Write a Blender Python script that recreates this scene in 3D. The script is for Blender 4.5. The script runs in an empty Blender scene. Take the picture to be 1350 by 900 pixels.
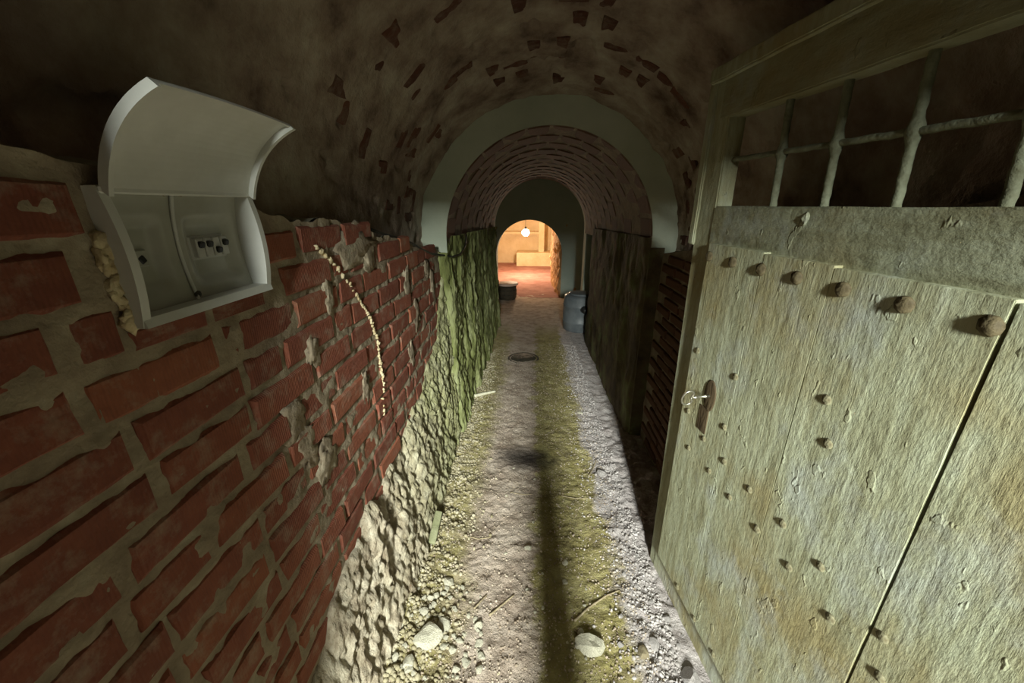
import bpy, bmesh, math, random
import numpy as np
from mathutils import Vector, Matrix

# ---------------------------------------------------------------- camera, world, light
scene = bpy.context.scene
COL = scene.collection
EYE = 1.5                                    # eye height above the floor under the camera
cam_d = bpy.data.cameras.new('camera')
cam_d.sensor_width = 36.0
cam_d.lens = 507.0 / 1350.0 * 36.0
cam_d.clip_start = 0.02
cam = bpy.data.objects.new('camera', cam_d)
cam.location = (0, 0, EYE)
cam.rotation_euler = (math.radians(70.5), 0, math.radians(3.0))
COL.objects.link(cam)
scene.camera = cam

world = bpy.data.worlds.new('world')
scene.world = world
world.use_nodes = True
world.node_tree.nodes['Background'].inputs[0].default_value = (0.55, 0.62, 0.60, 1)
world.node_tree.nodes['Background'].inputs[1].default_value = 0.02

vs = scene.view_settings
vs.view_transform = 'Standard'
vs.look = 'None'
vs.gamma = 1.0
vs.exposure = 0.0
vs.use_curve_mapping = False

def area_light(name, loc, target, sx, sy, energy, color):
    d = bpy.data.lights.new(name, 'AREA')
    d.shape = 'RECTANGLE'; d.size = sx; d.size_y = sy
    d.energy = energy; d.color = color
    o = bpy.data.objects.new(name, d)
    o.location = loc
    o.rotation_euler = (Vector(target) - Vector(loc)).to_track_quat('-Z', 'Y').to_euler()
    COL.objects.link(o)
    return o

# daylight falling in through the cellar entrance behind the camera
area_light('daylight_entrance_offscreen', (0.24, -4.0, EYE + 1.38), (0.15, 2.5, EYE - 1.2), 0.30, 1.5, 900, (0.96, 1.0, 0.90))

# ---------------------------------------------------------------- numpy noise
def _hash(ix, iy, iz, seed):
    h = (ix * 374761393 + iy * 668265263 + iz * 2147483647 + seed * 1442695041) & 0xFFFFFFFF
    h = ((h ^ (h >> 13)) * 1274126177) & 0xFFFFFFFF
    h = (h ^ (h >> 16)) & 0xFFFFFFFF
    return h.astype(np.float64) / 4294967295.0

def vnoise(x, y, z=0.0, seed=0):
    x, y, z = np.broadcast_arrays(np.asarray(x, float), np.asarray(y, float), np.asarray(z, float))
    ix, iy, iz = np.floor(x).astype(np.int64), np.floor(y).astype(np.int64), np.floor(z).astype(np.int64)
    fx, fy, fz = x - ix, y - iy, z - iz
    fx, fy, fz = [t * t * (3 - 2 * t) for t in (fx, fy, fz)]
    r = 0
    for a in (0, 1):
        for b in (0, 1):
            for c in (0, 1):
                w = (fx if a else 1 - fx) * (fy if b else 1 - fy) * (fz if c else 1 - fz)
                r = r + w * _hash(ix + a, iy + b, iz + c, seed)
    return r * 2 - 1

def fbm(x, y, z=0.0, oct=4, seed=0):
    r, a, f = 0, 1.0, 1.0
    for k in range(oct):
        r = r + a * vnoise(np.asarray(x) * f, np.asarray(y) * f, np.asarray(z) * f, seed + k * 17)
        a *= 0.5; f *= 2.03
    return r

def sstep(a, b, x):
    t = np.clip((np.asarray(x, float) - a) / (b - a), 0, 1)
    return t * t * (3 - 2 * t)

# ---------------------------------------------------------------- objects
def link(name, me, mat=None, parent=None, smooth=False):
    o = bpy.data.objects.new(name, me)
    COL.objects.link(o)
    if mat is not None and not me.materials:
        me.materials.append(mat)
    if parent is not None:
        o.parent = parent
    if smooth:
        me.polygons.foreach_set('use_smooth', np.ones(len(me.polygons), dtype=bool))
    return o

def mesh_np(name, V, F):
    me = bpy.data.meshes.new(name)
    V = np.asarray(V, np.float32); F = np.asarray(F, np.int32)
    n = F.shape[1]
    me.vertices.add(len(V)); me.vertices.foreach_set('co', V.ravel())
    me.loops.add(F.size); me.loops.foreach_set('vertex_index', F.ravel())
    me.polygons.add(len(F))
    me.polygons.foreach_set('loop_start', np.arange(0, F.size, n, dtype=np.int32))
    me.update(calc_edges=True); me.validate()
    return me

def grid_faces(nu, nv, keep=None):
    i, j = np.meshgrid(np.arange(nu - 1), np.arange(nv - 1), indexing='ij')
    a = (i * nv + j).ravel()
    F = np.stack([a, a + nv, a + nv + 1, a + 1], 1)
    if keep is not None:
        F = F[keep.ravel()]
    return F

def grid_obj(name, P, mat, parent=None, keep=None, flip=False, smooth=True):
    """P: (nu, nv, 3) surface"""
    nu, nv = P.shape[:2]
    F = grid_faces(nu, nv, keep)
    if flip: F = F[:, ::-1]
    me = mesh_np(name, P.reshape(-1, 3), F)
    return link(name, me, mat, parent, smooth)

def prism(pa, pb):
    """solid between two matching outlines"""
    mb = MB(); a = [mb.bm.verts.new(p) for p in pa]; b = [mb.bm.verts.new(p) for p in pb]; n = len(a)
    for k in range(n): mb.bm.faces.new((a[k], a[(k + 1) % n], b[(k + 1) % n], b[k]))
    mb.bm.faces.new(a[::-1]); mb.bm.faces.new(b)
    return mb

class MB:
    def __init__(self):
        self.bm = bmesh.new()
    def box(self, c, s, rot=None, bevel=0.0, seg=1):
        r = bmesh.ops.create_cube(self.bm, size=1.0)
        vsx = r['verts']
        m = Matrix.Translation(Vector(c)) @ (rot.to_4x4() if rot is not None else Matrix.Identity(4)) @ Matrix.Diagonal((s[0], s[1], s[2], 1))
        bmesh.ops.transform(self.bm, matrix=m, verts=vsx)
        if bevel > 0:
            es = list({e for v in vsx for e in v.link_edges})
            bmesh.ops.bevel(self.bm, geom=es, offset=bevel, segments=seg, affect='EDGES', profile=0.6)
        return self
    def hexa(self, pts):
        v = [self.bm.verts.new(p) for p in pts]      # 4 bottom ccw, 4 top ccw
        for f in ((3, 2, 1, 0), (4, 5, 6, 7), (0, 1, 5, 4), (1, 2, 6, 5), (2, 3, 7, 6), (3, 0, 4, 7)):
            self.bm.faces.new([v[k] for k in f])
        return self
    def tube(self, pts, radii, n=8, caps=True):
        pts = [Vector(p) for p in pts]
        if not hasattr(radii, '__len__'): radii = [radii] * len(pts)
        rings = []; ref = None
        for i, p in enumerate(pts):
            t = (pts[min(i + 1, len(pts) - 1)] - pts[max(i - 1, 0)]).normalized()
            if ref is None:
                ref = t.orthogonal().normalized()
            a = (ref - t * ref.dot(t)).normalized(); ref = a
            b = t.cross(a)
            rings.append([self.bm.verts.new(p + (a * math.cos(2 * math.pi * k / n) + b * math.sin(2 * math.pi * k / n)) * radii[i]) for k in range(n)])
        for r0, r1 in zip(rings, rings[1:]):
            for k in range(n):
                self.bm.faces.new((r0[k], r0[(k + 1) % n], r1[(k + 1) % n], r1[k]))
        if caps:
            self.bm.faces.new(rings[0][::-1]); self.bm.faces.new(rings[-1])
        return self
    def lathe(self, prof, n=24, m=None):
        """prof: list of (radius, z)"""
        M = m or Matrix.Identity(4)
        rings = []
        for r, z in prof:
            if r < 1e-6:
                rings.append([self.bm.verts.new(M @ Vector((0, 0, z)))])
            else:
                rings.append([self.bm.verts.new(M @ Vector((r * math.cos(2 * math.pi * k / n), r * math.sin(2 * math.pi * k / n), z))) for k in range(n)])
        for a, b in zip(rings, rings[1:]):
            for k in range(n):
                k2 = (k + 1) % n
                if len(a) == 1 and len(b) == 1: continue
                if len(a) == 1: self.bm.faces.new((a[0], b[k2], b[k]))
                elif len(b) == 1: self.bm.faces.new((a[k], a[k2], b[0]))
                else: self.bm.faces.new((a[k], a[k2], b[k2], b[k]))
        return self
    def blob(self, c, s, seed=0, sub=2, amp=0.25, freq=1.6):
        r = bmesh.ops.create_icosphere(self.bm, subdivisions=sub, radius=1.0)
        V = np.array([v.co[:] for v in r['verts']])
        d = 1 + amp * fbm(V[:, 0] * freq + seed * 3.1, V[:, 1] * freq, V[:, 2] * freq, 2, seed)
        for v, q, k in zip(r['verts'], V, d):
            v.co = Vector((c[0] + q[0] * s[0] * k, c[1] + q[1] * s[1] * k, c[2] + q[2] * s[2] * k))
        return self
    def mesh(self, name):
        bmesh.ops.recalc_face_normals(self.bm, faces=self.bm.faces)
        me = bpy.data.meshes.new(name); self.bm.to_mesh(me); self.bm.free()
        return me
    def build(self, name, mat, parent=None, smooth=False):
        return link(name, self.mesh(name), mat, parent, smooth)

def struct(o):
    o['kind'] = 'structure'; return o
def tag(o, label, cat, group=None):
    o['label'] = label; o['category'] = cat
    if group: o['group'] = group
    return o
def empty(name, loc, label, cat, group=None, rot=(0, 0, 0)):
    o = bpy.data.objects.new(name, None); o.empty_display_size = 0.05
    COL.objects.link(o); o.location = loc; o.rotation_euler = rot
    return tag(o, label, cat, group)
def local(parent):
    """keep world-space mesh coordinates under a moved parent"""
    return Matrix.Translation(parent.location).inverted()

# ---------------------------------------------------------------- materials
class NT:
    def __init__(self, name, rough=0.85, spec=0.25, metallic=0.0):
        self.m = bpy.data.materials.new(name); self.m.use_nodes = True
        self.t = self.m.node_tree; self.n = self.t.nodes
        self.b = self.n['Principled BSDF']
        self.b.inputs['Roughness'].default_value = rough
        self.b.inputs['Specular IOR Level'].default_value = spec
        self.b.inputs['Metallic'].default_value = metallic
        self.tc = self.n.new('ShaderNodeTexCoord')
        self.h = None
    def lk(self, a, b): self.t.links.new(a, b)
    def coord(self, scale=(1, 1, 1), space='Object', rnd=False):
        mp = self.n.new('ShaderNodeMapping'); mp.inputs['Scale'].default_value = scale
        self.lk(self.tc.outputs[space], mp.inputs['Vector'])
        if rnd:
            oi = self.n.new('ShaderNodeObjectInfo')
            mu = self.n.new('ShaderNodeMath'); mu.operation = 'MULTIPLY'; mu.inputs[1].default_value = 37.0
            self.lk(oi.outputs['Random'], mu.inputs[0]); self.lk(mu.outputs[0], mp.inputs['Location'])
        return mp.outputs[0]
    def noise(self, scale, detail=4, rough=0.55, stretch=(1, 1, 1), rnd=False, dist=0.0):
        t = self.n.new('ShaderNodeTexNoise')
        t.inputs['Scale'].default_value = scale; t.inputs['Detail'].default_value = detail
        t.inputs['Roughness'].default_value = rough; t.inputs['Distortion'].default_value = dist
        self.lk(self.coord(stretch, rnd=rnd), t.inputs['Vector'])
        return t.outputs[0]
    def ramp(self, fac, stops):
        r = self.n.new('ShaderNodeValToRGB')
        el = r.color_ramp.elements
        while len(el) < len(stops): el.new(0.5)
        for e, (p, c) in zip(el, stops):
            e.position = p; e.color = (c[0], c[1], c[2], 1) if hasattr(c, '__len__') else (c, c, c, 1)
        self.lk(fac, r.inputs[0])
        return r.outputs[0]
    def mix(self, fac, a, b, mode='MIX'):
        m = self.n.new('ShaderNodeMix'); m.data_type = 'RGBA'; m.blend_type = mode
        for v, s in ((fac, m.inputs[0]), (a, m.inputs[6]), (b, m.inputs[7])):
            if hasattr(v, 'links'): self.lk(v, s)
            elif hasattr(v, '__len__'): s.default_value = (v[0], v[1], v[2], 1)
            else: s.default_value = v
        return m.outputs[2]
    def math(self, op, a, b=None, clamp=False):
        m = self.n.new('ShaderNodeMath'); m.operation = op; m.use_clamp = clamp
        for v, s in ((a, m.inputs[0]), (b, m.inputs[1])):
            if v is None: continue
            if hasattr(v, 'links'): self.lk(v, s)
            else: s.default_value = v
        return m.outputs[0]
    def axis(self, k):
        s = self.n.new('ShaderNodeSeparateXYZ'); self.lk(self.tc.outputs['Object'], s.inputs[0]); return s.outputs[k]
    def band(self, v, a, b, c, d):
        """0 below a, 1 between b and c, 0 above d"""
        def mr(lo, hi):
            m = self.n.new('ShaderNodeMapRange'); m.interpolation_type = 'SMOOTHSTEP'
            self.lk(v, m.inputs[0]); m.inputs[1].default_value = lo; m.inputs[2].default_value = hi
            return m.outputs[0]
        return self.math('MULTIPLY', mr(a, b), self.math('SUBTRACT', 1.0, mr(c, d)))
    def color(self, c):
        if hasattr(c, 'links'): self.lk(c, self.b.inputs['Base Color'])
        else: self.b.inputs['Base Color'].default_value = (*c, 1)
        return self
    def bump(self, h, strength=0.5, dist=0.01):
        n = self.n.new('ShaderNodeBump'); n.inputs['Strength'].default_value = strength; n.inputs['Distance'].default_value = dist
        self.lk(h, n.inputs['Height'])
        if self.h is not None: self.lk(self.h, n.inputs['Normal'])
        self.h = n.outputs[0]; self.lk(self.h, self.b.inputs['Normal'])
        return self

def objrand(nt):
    return nt.n.new('ShaderNodeObjectInfo').outputs['Random']

def m_brick(name, dark, mid, light, lime, ribs=True, limeamt=0.62):
    t = NT(name, 0.88)
    base = t.ramp(objrand(t), [(0.0, dark), (0.5, mid), (1.0, light)])
    base = t.mix(0.35, base, t.ramp(t.noise(28, 5, rnd=True), [(0.3, dark), (0.7, light)]))
    smear = t.ramp(t.noise(19, 8, 0.7, rnd=True), [(limeamt, 0.0), (limeamt + 0.3, 1.0)])
    base = t.mix(t.math('MULTIPLY', smear, 0.8), base, lime)
    t.color(base)
    if ribs:
        w = t.n.new('ShaderNodeTexWave'); w.wave_type = 'BANDS'; w.bands_direction = 'Y'
        w.inputs['Scale'].default_value = 52.0; w.inputs['Distortion'].default_value = 0.6
        w.inputs['Detail'].default_value = 1.0
        t.lk(t.coord(), w.inputs['Vector'])
        t.bump(w.outputs['Fac'], 0.45, 0.0016)
    t.bump(t.noise(60, 6, 0.6, rnd=True), 0.6, 0.006)
    return t.m

def m_rough(name, stops, nscale=5, rough=0.92, b1=(14, 0.6, 0.02), b2=(70, 0.5, 0.006), stretch=(1, 1, 1)):
    t = NT(name, rough, 0.15)
    t.color(t.ramp(t.noise(nscale, 7, 0.62, stretch), stops))
    t.bump(t.noise(b1[0], 6, 0.6, stretch), b1[1], b1[2])
    t.bump(t.noise(b2[0], 4, 0.6, stretch), b2[1], b2[2])
    return t.m

M = {}
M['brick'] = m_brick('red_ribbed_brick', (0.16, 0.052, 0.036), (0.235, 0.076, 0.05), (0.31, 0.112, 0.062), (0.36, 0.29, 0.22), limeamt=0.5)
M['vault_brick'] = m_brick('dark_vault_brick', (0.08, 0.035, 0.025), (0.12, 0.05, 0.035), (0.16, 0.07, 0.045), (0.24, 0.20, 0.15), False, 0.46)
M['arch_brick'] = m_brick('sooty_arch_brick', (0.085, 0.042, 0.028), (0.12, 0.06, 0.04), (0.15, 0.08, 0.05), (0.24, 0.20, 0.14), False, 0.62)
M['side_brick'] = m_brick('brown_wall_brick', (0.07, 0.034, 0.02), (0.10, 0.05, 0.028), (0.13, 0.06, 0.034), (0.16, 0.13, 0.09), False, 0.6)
M['mortar'] = m_rough('lime_mortar', [(0.3, (0.20, 0.155, 0.11)), (0.55, (0.32, 0.265, 0.19)), (0.75, (0.44, 0.40, 0.30))], 12, b1=(40, 0.7, 0.01))
M['dark_mortar'] = m_rough('sooty_mortar', [(0.3, (0.15, 0.11, 0.08)), (0.7, (0.30, 0.25, 0.18))], 10)
M['vault'] = m_rough('old_vault_plaster', [(0.30, (0.12, 0.08, 0.06)), (0.43, (0.26, 0.20, 0.155)), (0.56, (0.37, 0.31, 0.245)), (0.72, (0.48, 0.44, 0.36))], 5.5, b1=(13, 0.7, 0.02), b2=(60, 0.6, 0.008))
M['ring'] = m_rough('smooth_lime_plaster', [(0.3, (0.44, 0.50, 0.40)), (0.7, (0.58, 0.63, 0.52))], 3, b1=(12, 0.2, 0.01), b2=(80, 0.3, 0.004))
M['lunette'] = m_rough('blue_grey_plaster', [(0.3, (0.34, 0.42, 0.38)), (0.7, (0.42, 0.50, 0.46))], 2, b1=(12, 0.2, 0.01))

t = NT('mossy_rubble_plaster', 0.95, 0.1)
c = t.ramp(t.noise(16, 8, 0.7, (1, 1, 0.5)), [(0.30, (0.20, 0.15, 0.10)), (0.46, (0.46, 0.39, 0.29)), (0.62, (0.66, 0.60, 0.47)), (0.8, (0.74, 0.70, 0.58))])
g = t.math('ADD', t.band(t.axis(1), 0.9, 2.3, 20, 21), t.math('MULTIPLY', t.math('SUBTRACT', t.noise(4, 4), 0.5), 0.9), True)
c = t.mix(t.math('MULTIPLY', g, 0.75), c, t.ramp(t.noise(14, 6, 0.65, (1, 1, 0.3)), [(0.3, (0.10, 0.12, 0.03)), (0.5, (0.30, 0.33, 0.13)), (0.72, (0.60, 0.62, 0.40))]))
t.color(c); t.bump(t.noise(22, 7, 0.7, (1, 1, 0.5)), 0.9, 0.03); t.bump(t.noise(90, 4, 0.6), 0.6, 0.006)
M['rubble'] = t.m
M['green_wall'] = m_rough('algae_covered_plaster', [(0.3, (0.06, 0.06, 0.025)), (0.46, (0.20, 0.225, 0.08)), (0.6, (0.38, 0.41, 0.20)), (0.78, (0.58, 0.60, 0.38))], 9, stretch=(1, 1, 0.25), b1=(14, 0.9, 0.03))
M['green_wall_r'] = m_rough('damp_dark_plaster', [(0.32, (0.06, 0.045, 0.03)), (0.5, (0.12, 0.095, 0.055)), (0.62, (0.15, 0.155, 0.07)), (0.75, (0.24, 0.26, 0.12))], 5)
M['ledge'] = m_rough('dusty_ledge_mortar', [(0.3, (0.13, 0.12, 0.09)), (0.7, (0.33, 0.33, 0.26))], 8)

# dirt floor: trodden grey-pink earth, moss-covered strips, chalky dust along the door side, one dark oval patch
t = NT('trodden_earth', 0.95, 0.1)
earth = t.ramp(t.noise(9, 8, 0.65), [(0.3, (0.30, 0.23, 0.18)), (0.5, (0.50, 0.41, 0.34)), (0.7, (0.64, 0.55, 0.47))])
moss = t.ramp(t.noise(13, 7, 0.65), [(0.3, (0.15, 0.13, 0.03)), (0.5, (0.30, 0.27, 0.075)), (0.72, (0.45, 0.42, 0.17))])
chalk = t.ramp(t.noise(15, 7, 0.65), [(0.3, (0.33, 0.29, 0.29)), (0.6, (0.56, 0.52, 0.52)), (0.75, (0.68, 0.65, 0.64))])
X, Y = t.axis(0), t.axis(1)
wob = t.math('MULTIPLY', t.math('SUBTRACT', t.noise(6, 8, 0.7), 0.5), 0.34)
Xw = t.math('ADD', X, wob)
c = t.mix(t.math('MULTIPLY', t.band(Xw, -0.9, -0.8, -0.36, -0.20), 0.72), earth, moss)
c = t.mix(t.math('MULTIPLY', t.band(Xw, 0.02, 0.07, 0.36, 0.46), 0.78), c, moss)
c = t.mix(t.math('MULTIPLY', t.band(Xw, 0.37, 0.44, 1.5, 1.6), 0.9), c, chalk)
far = t.band(Y, 4.8, 6.0, 50, 51)
c = t.mix(far, c, earth)          # moss and chalk end before the far passage
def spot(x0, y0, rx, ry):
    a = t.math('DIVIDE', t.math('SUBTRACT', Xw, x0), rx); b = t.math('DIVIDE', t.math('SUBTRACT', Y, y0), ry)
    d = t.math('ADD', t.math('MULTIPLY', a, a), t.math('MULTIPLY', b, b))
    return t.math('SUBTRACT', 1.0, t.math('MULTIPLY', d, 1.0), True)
c = t.mix(t.math('MULTIPLY', spot(-0.02, 2.15, 0.21, 0.17), 0.95), c, (0.035, 0.03, 0.028))  # dark oval patch, fading out towards its edge
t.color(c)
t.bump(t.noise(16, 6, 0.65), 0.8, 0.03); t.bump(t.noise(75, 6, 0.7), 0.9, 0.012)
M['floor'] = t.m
M['room_floor'] = m_rough('reddish_cellar_floor', [(0.3, (0.24, 0.10, 0.08)), (0.7, (0.42, 0.22, 0.18))], 3)
M['room_wall'] = m_rough('warm_limewash', [(0.3, (0.60, 0.45, 0.26)), (0.7, (0.74, 0.60, 0.40))], 3)
M['pillar'] = m_rough('crumbling_ochre_plaster', [(0.3, (0.30, 0.15, 0.06)), (0.6, (0.55, 0.33, 0.16)), (0.8, (0.66, 0.46, 0.26))], 6, b1=(8, 1.0, 0.06))

# peeling pale green-grey painted boards
def m_paint(name, tint=1.0, stretch=(6, 6, 1.0)):
    t = NT(name, 0.7, 0.3)
    c = t.ramp(t.noise(5, 8, 0.65, stretch), [(0.28, (0.26 * tint, 0.25 * tint, 0.15 * tint)), (0.45, (0.40 * tint, 0.41 * tint, 0.27 * tint)), (0.62, (0.50 * tint, 0.53 * tint, 0.38 * tint)), (0.8, (0.62 * tint, 0.66 * tint, 0.52 * tint))])
    c = t.mix(t.ramp(t.noise(2.6, 6, 0.6), [(0.47, 0.0), (0.66, 0.75)]), c, (0.36 * tint, 0.29 * tint, 0.13 * tint))
    c = t.mix(t.ramp(t.noise(3.2, 6, 0.65, (1.3, 1.3, 1.0)), [(0.53, 0.0), (0.70, 0.65)]), c, (0.50 * tint, 0.55 * tint, 0.55 * tint))
    t.color(c)
    t.bump(t.noise(7, 8, 0.7, stretch), 0.32, 0.010)
    t.bump(t.noise(22, 6, 0.7, stretch), 0.5, 0.004)
    t.bump(t.noise(30, 6, 0.6), 0.5, 0.008)
    t.bump(t.ramp(t.noise(26, 3, 0.5, (1, 1, 0.6)), [(0.66, 0.0), (0.70, 1.0)]), 0.6, 0.004)
    return t.m
M['paint'] = m_paint('weathered_green_paint')
M['paint_rail'] = m_paint('weathered_green_paint_on_rails', 0.72, (1.2, 1.2, 5))
M['edge'] = m_paint('worn_stile_edge', 0.85)
M['iron_bar'] = m_rough('painted_iron_bar', [(0.3, (0.12, 0.12, 0.075)), (0.7, (0.25, 0.27, 0.19))], 30, 0.7)
M['nail'] = m_rough('rusty_nail_head', [(0.3, (0.06, 0.045, 0.025)), (0.7, (0.17, 0.14, 0.08))], 40, 0.6)
M['nail_paint'] = m_rough('painted_nail_head', [(0.3, (0.12, 0.10, 0.055)), (0.7, (0.30, 0.29, 0.19))], 40, 0.7)
M['lock'] = m_rough('brown_lock_wood', [(0.3, (0.05, 0.035, 0.02)), (0.7, (0.13, 0.095, 0.055))], 25, 0.7, stretch=(1, 1, 0.3))
t = NT('nickel_key', 0.35, 0.5, 0.9); t.color(t.ramp(t.noise(60, 3), [(0.3, (0.35, 0.34, 0.28)), (0.7, (0.62, 0.60, 0.52))])); M['key'] = t.m
def m_plastic(name, a, b, rough=0.4):
    t = NT(name, rough, 0.4); t.color(t.ramp(t.noise(9, 5, 0.6), [(0.35, a), (0.7, b)])); return t.m
M['white'] = m_plastic('dusty_white_plastic', (0.50, 0.51, 0.47), (0.62, 0.63, 0.60))
M['mask'] = m_plastic('grubby_cover_plastic', (0.34, 0.34, 0.29), (0.44, 0.44, 0.39), 0.3)
M['black'] = m_plastic('black_plastic', (0.012, 0.012, 0.012), (0.03, 0.03, 0.03))
M['grey'] = m_plastic('grey_breaker_plastic', (0.42, 0.42, 0.40), (0.58, 0.58, 0.55))
M['foam'] = m_rough('cream_foam', [(0.3, (0.42, 0.32, 0.16)), (0.7, (0.72, 0.64, 0.44))], 30)
M['stone'] = m_rough('limestone_rubble', [(0.3, (0.52, 0.49, 0.36)), (0.7, (0.82, 0.79, 0.66))], 14)
M['gravel'] = m_rough('small_gravel', [(0.3, (0.20, 0.17, 0.09)), (0.5, (0.38, 0.34, 0.23)), (0.7, (0.58, 0.53, 0.40))], 11)
M['grit'] = m_rough('earth_grit', [(0.3, (0.26, 0.20, 0.15)), (0.5, (0.44, 0.37, 0.29)), (0.7, (0.62, 0.54, 0.45))], 11)
M['chalk'] = m_rough('chalky_gravel', [(0.3, (0.30, 0.27, 0.26)), (0.7, (0.58, 0.55, 0.54))], 11)
M['twig'] = m_rough('dry_twig', [(0.3, (0.22, 0.17, 0.10)), (0.7, (0.46, 0.40, 0.27))], 40)
M['wood'] = m_rough('green_weathered_wood', [(0.3, (0.17, 0.18, 0.09)), (0.7, (0.36, 0.37, 0.23))], 12, stretch=(1, 1, 1))
M['pale_wood'] = m_rough('bleached_wood', [(0.3, (0.60, 0.58, 0.42)), (0.7, (0.80, 0.78, 0.62))], 20)
M['cable'] = m_plastic('black_cable_sheath', (0.02, 0.022, 0.018), (0.05, 0.05, 0.04))
M['iron'] = m_rough('dark_cast_iron', [(0.3, (0.03, 0.028, 0.022)), (0.7, (0.08, 0.07, 0.05))], 20, 0.6)
M['cask'] = m_rough('dark_cask_staves', [(0.3, (0.04, 0.035, 0.025)), (0.7, (0.10, 0.08, 0.055))], 10, 0.6, stretch=(4, 4, 1))
M['cask_top'] = m_rough('pale_round_tabletop', [(0.3, (0.62, 0.45, 0.38)), (0.7, (0.80, 0.62, 0.54))], 6, 0.6)
M['drum'] = m_plastic('blue_grey_drum', (0.12, 0.14, 0.155), (0.18, 0.20, 0.215), 0.45)
t = NT('lit_bulb_glass', 0.2); t.color((1, 0.9, 0.7)); t.b.inputs['Emission Color'].default_value = (1.0, 0.78, 0.45, 1); t.b.inputs['Emission Strength'].default_value = 45; M['bulb'] = t.m

# ---------------------------------------------------------------- setting
rng = random.Random(7)
XL, XR = -0.58, 0.80              # lining walls of the entrance vault
ARCH_Y = 2.5                      # face of the inner arch
ACX, ARAD = 0.095, 0.64           # inner tunnel centre and radius
TUN_END, FAR_Y, BACK_Y = 5.7, 7.9, 13.0

def fbase(y):
    y = np.asarray(y, float)
    return -0.04 * np.minimum(y, FAR_Y)

def fheight(x, y):
    x = np.asarray(x, float); y = np.asarray(y, float)
    z = fbase(y)
    edge = np.maximum(1 - sstep(-0.50, -0.26, x), sstep(0.33, 0.5, x) * 0.6)
    near = 1 - 0.6 * sstep(2.0, 4.5, y)
    z = z + 0.010 * fbm(x * 5, y * 5, 0, 4, 3) * near
    z = z + (0.0045 + 0.008 * edge) * fbm(x * 22, y * 22, 0, 4, 9) * near + 0.005 * sstep(0.1, 0.6, fbm(x * 55, y * 55, 0, 2, 11)) * near
    z = z + 0.030 * (1 - sstep(-0.52, -0.22, x)) * (1 - sstep(1.1, 1.9, y))
    z = z + 0.015 * (1 - sstep(-0.52, -0.34, x)) * (1 - sstep(5.0, 5.7, y))
    door = sstep(0.50, 0.58, x) * (1 - sstep(1.38, 1.5, y))
    return z * (1 - door) + np.minimum(z, -0.055 + 0.006 * fbm(x * 20, y * 20, 0, 3, 5)) * door

ys = np.concatenate([np.arange(-1.2, 0.55, 0.05), np.arange(0.55, 2.6, 0.0085), np.arange(2.6, 4.5, 0.018), np.arange(4.5, FAR_Y + 0.3, 0.05)])
xs = np.arange(-0.80, 1.0001, 0.010)
GX, GY = np.meshgrid(xs, ys, indexing='ij')
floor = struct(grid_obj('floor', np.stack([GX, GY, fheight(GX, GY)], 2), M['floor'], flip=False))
zf = float(fbase(FAR_Y))

# side strips of the floor beyond the tunnel, and the lamp-lit room floor
def slab(name, x0, x1, y0, y1, z0, z1, mat, parent=None):
    return MB().box(((x0 + x1) / 2, (y0 + y1) / 2, (z0 + z1) / 2), (x1 - x0, y1 - y0, z1 - z0)).build(name, mat, parent)
slab('floor_slab', -2.2, -0.79, TUN_END - 0.1, FAR_Y, zf - 0.2, zf + 0.03, M['floor'], floor)
slab('floor_slab', 0.99, 2.2, TUN_END - 0.1, FAR_Y, zf - 0.2, zf + 0.03, M['floor'], floor)
rf = slab('floor_room', -2.2, 2.2, FAR_Y - 0.02, BACK_Y + 0.1, zf - 0.2, zf + 0.004, M['room_floor']); struct(rf)

def ltop(y):        # top line of the brick lining (descends with the tunnel)
    return EYE + np.interp(y, [-0.5, 0.3, 0.88, 1.10, 1.64, 2.09, 2.5], [0.20, 0.09, -0.012, -0.039, -0.134, -0.222, -0.285])
def plinth_top(y):
    return EYE + np.interp(y, [-0.5, 0.7, 1.03, 1.37, 2.0, 2.2, 2.33, 2.5], [-1.25, -1.18, -1.09, -1.02, -0.83, -0.78, -0.55, -0.30])

# left brick lining: mortar bed, one object for each brick
BOX_Y0, BOX_Y1, BOX_Z0, BOX_Z1 = 0.506, 0.790, EYE - 0.168, EYE + 0.012
gy = np.arange(-0.6, 2.51, 0.008); gt = np.linspace(0, 1, 190)
A, T = np.meshgrid(gy, gt, indexing='ij')
Z = -0.25 + (ltop(A) + 0.012 * fbm(A * 12, 0, 0, 3, 2) + 0.25) * T
XX = XL - 0.0042 + 0.0045 * fbm(A * 26, Z * 26, 0, 3, 4)
P = np.stack([XX, A, Z], 2)
cy = (A[:-1, :-1] + A[1:, 1:]) / 2; cz = (Z[:-1, :-1] + Z[1:, 1:]) / 2
keep = ~((cy > BOX_Y0 + 0.004) & (cy < BOX_Y1 - 0.004) & (cz > BOX_Z0 + 0.004) & (cz < BOX_Z1 + 0.006))
wall_left = struct(grid_obj('wall_left', P, M['mortar'], keep=keep))

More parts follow.
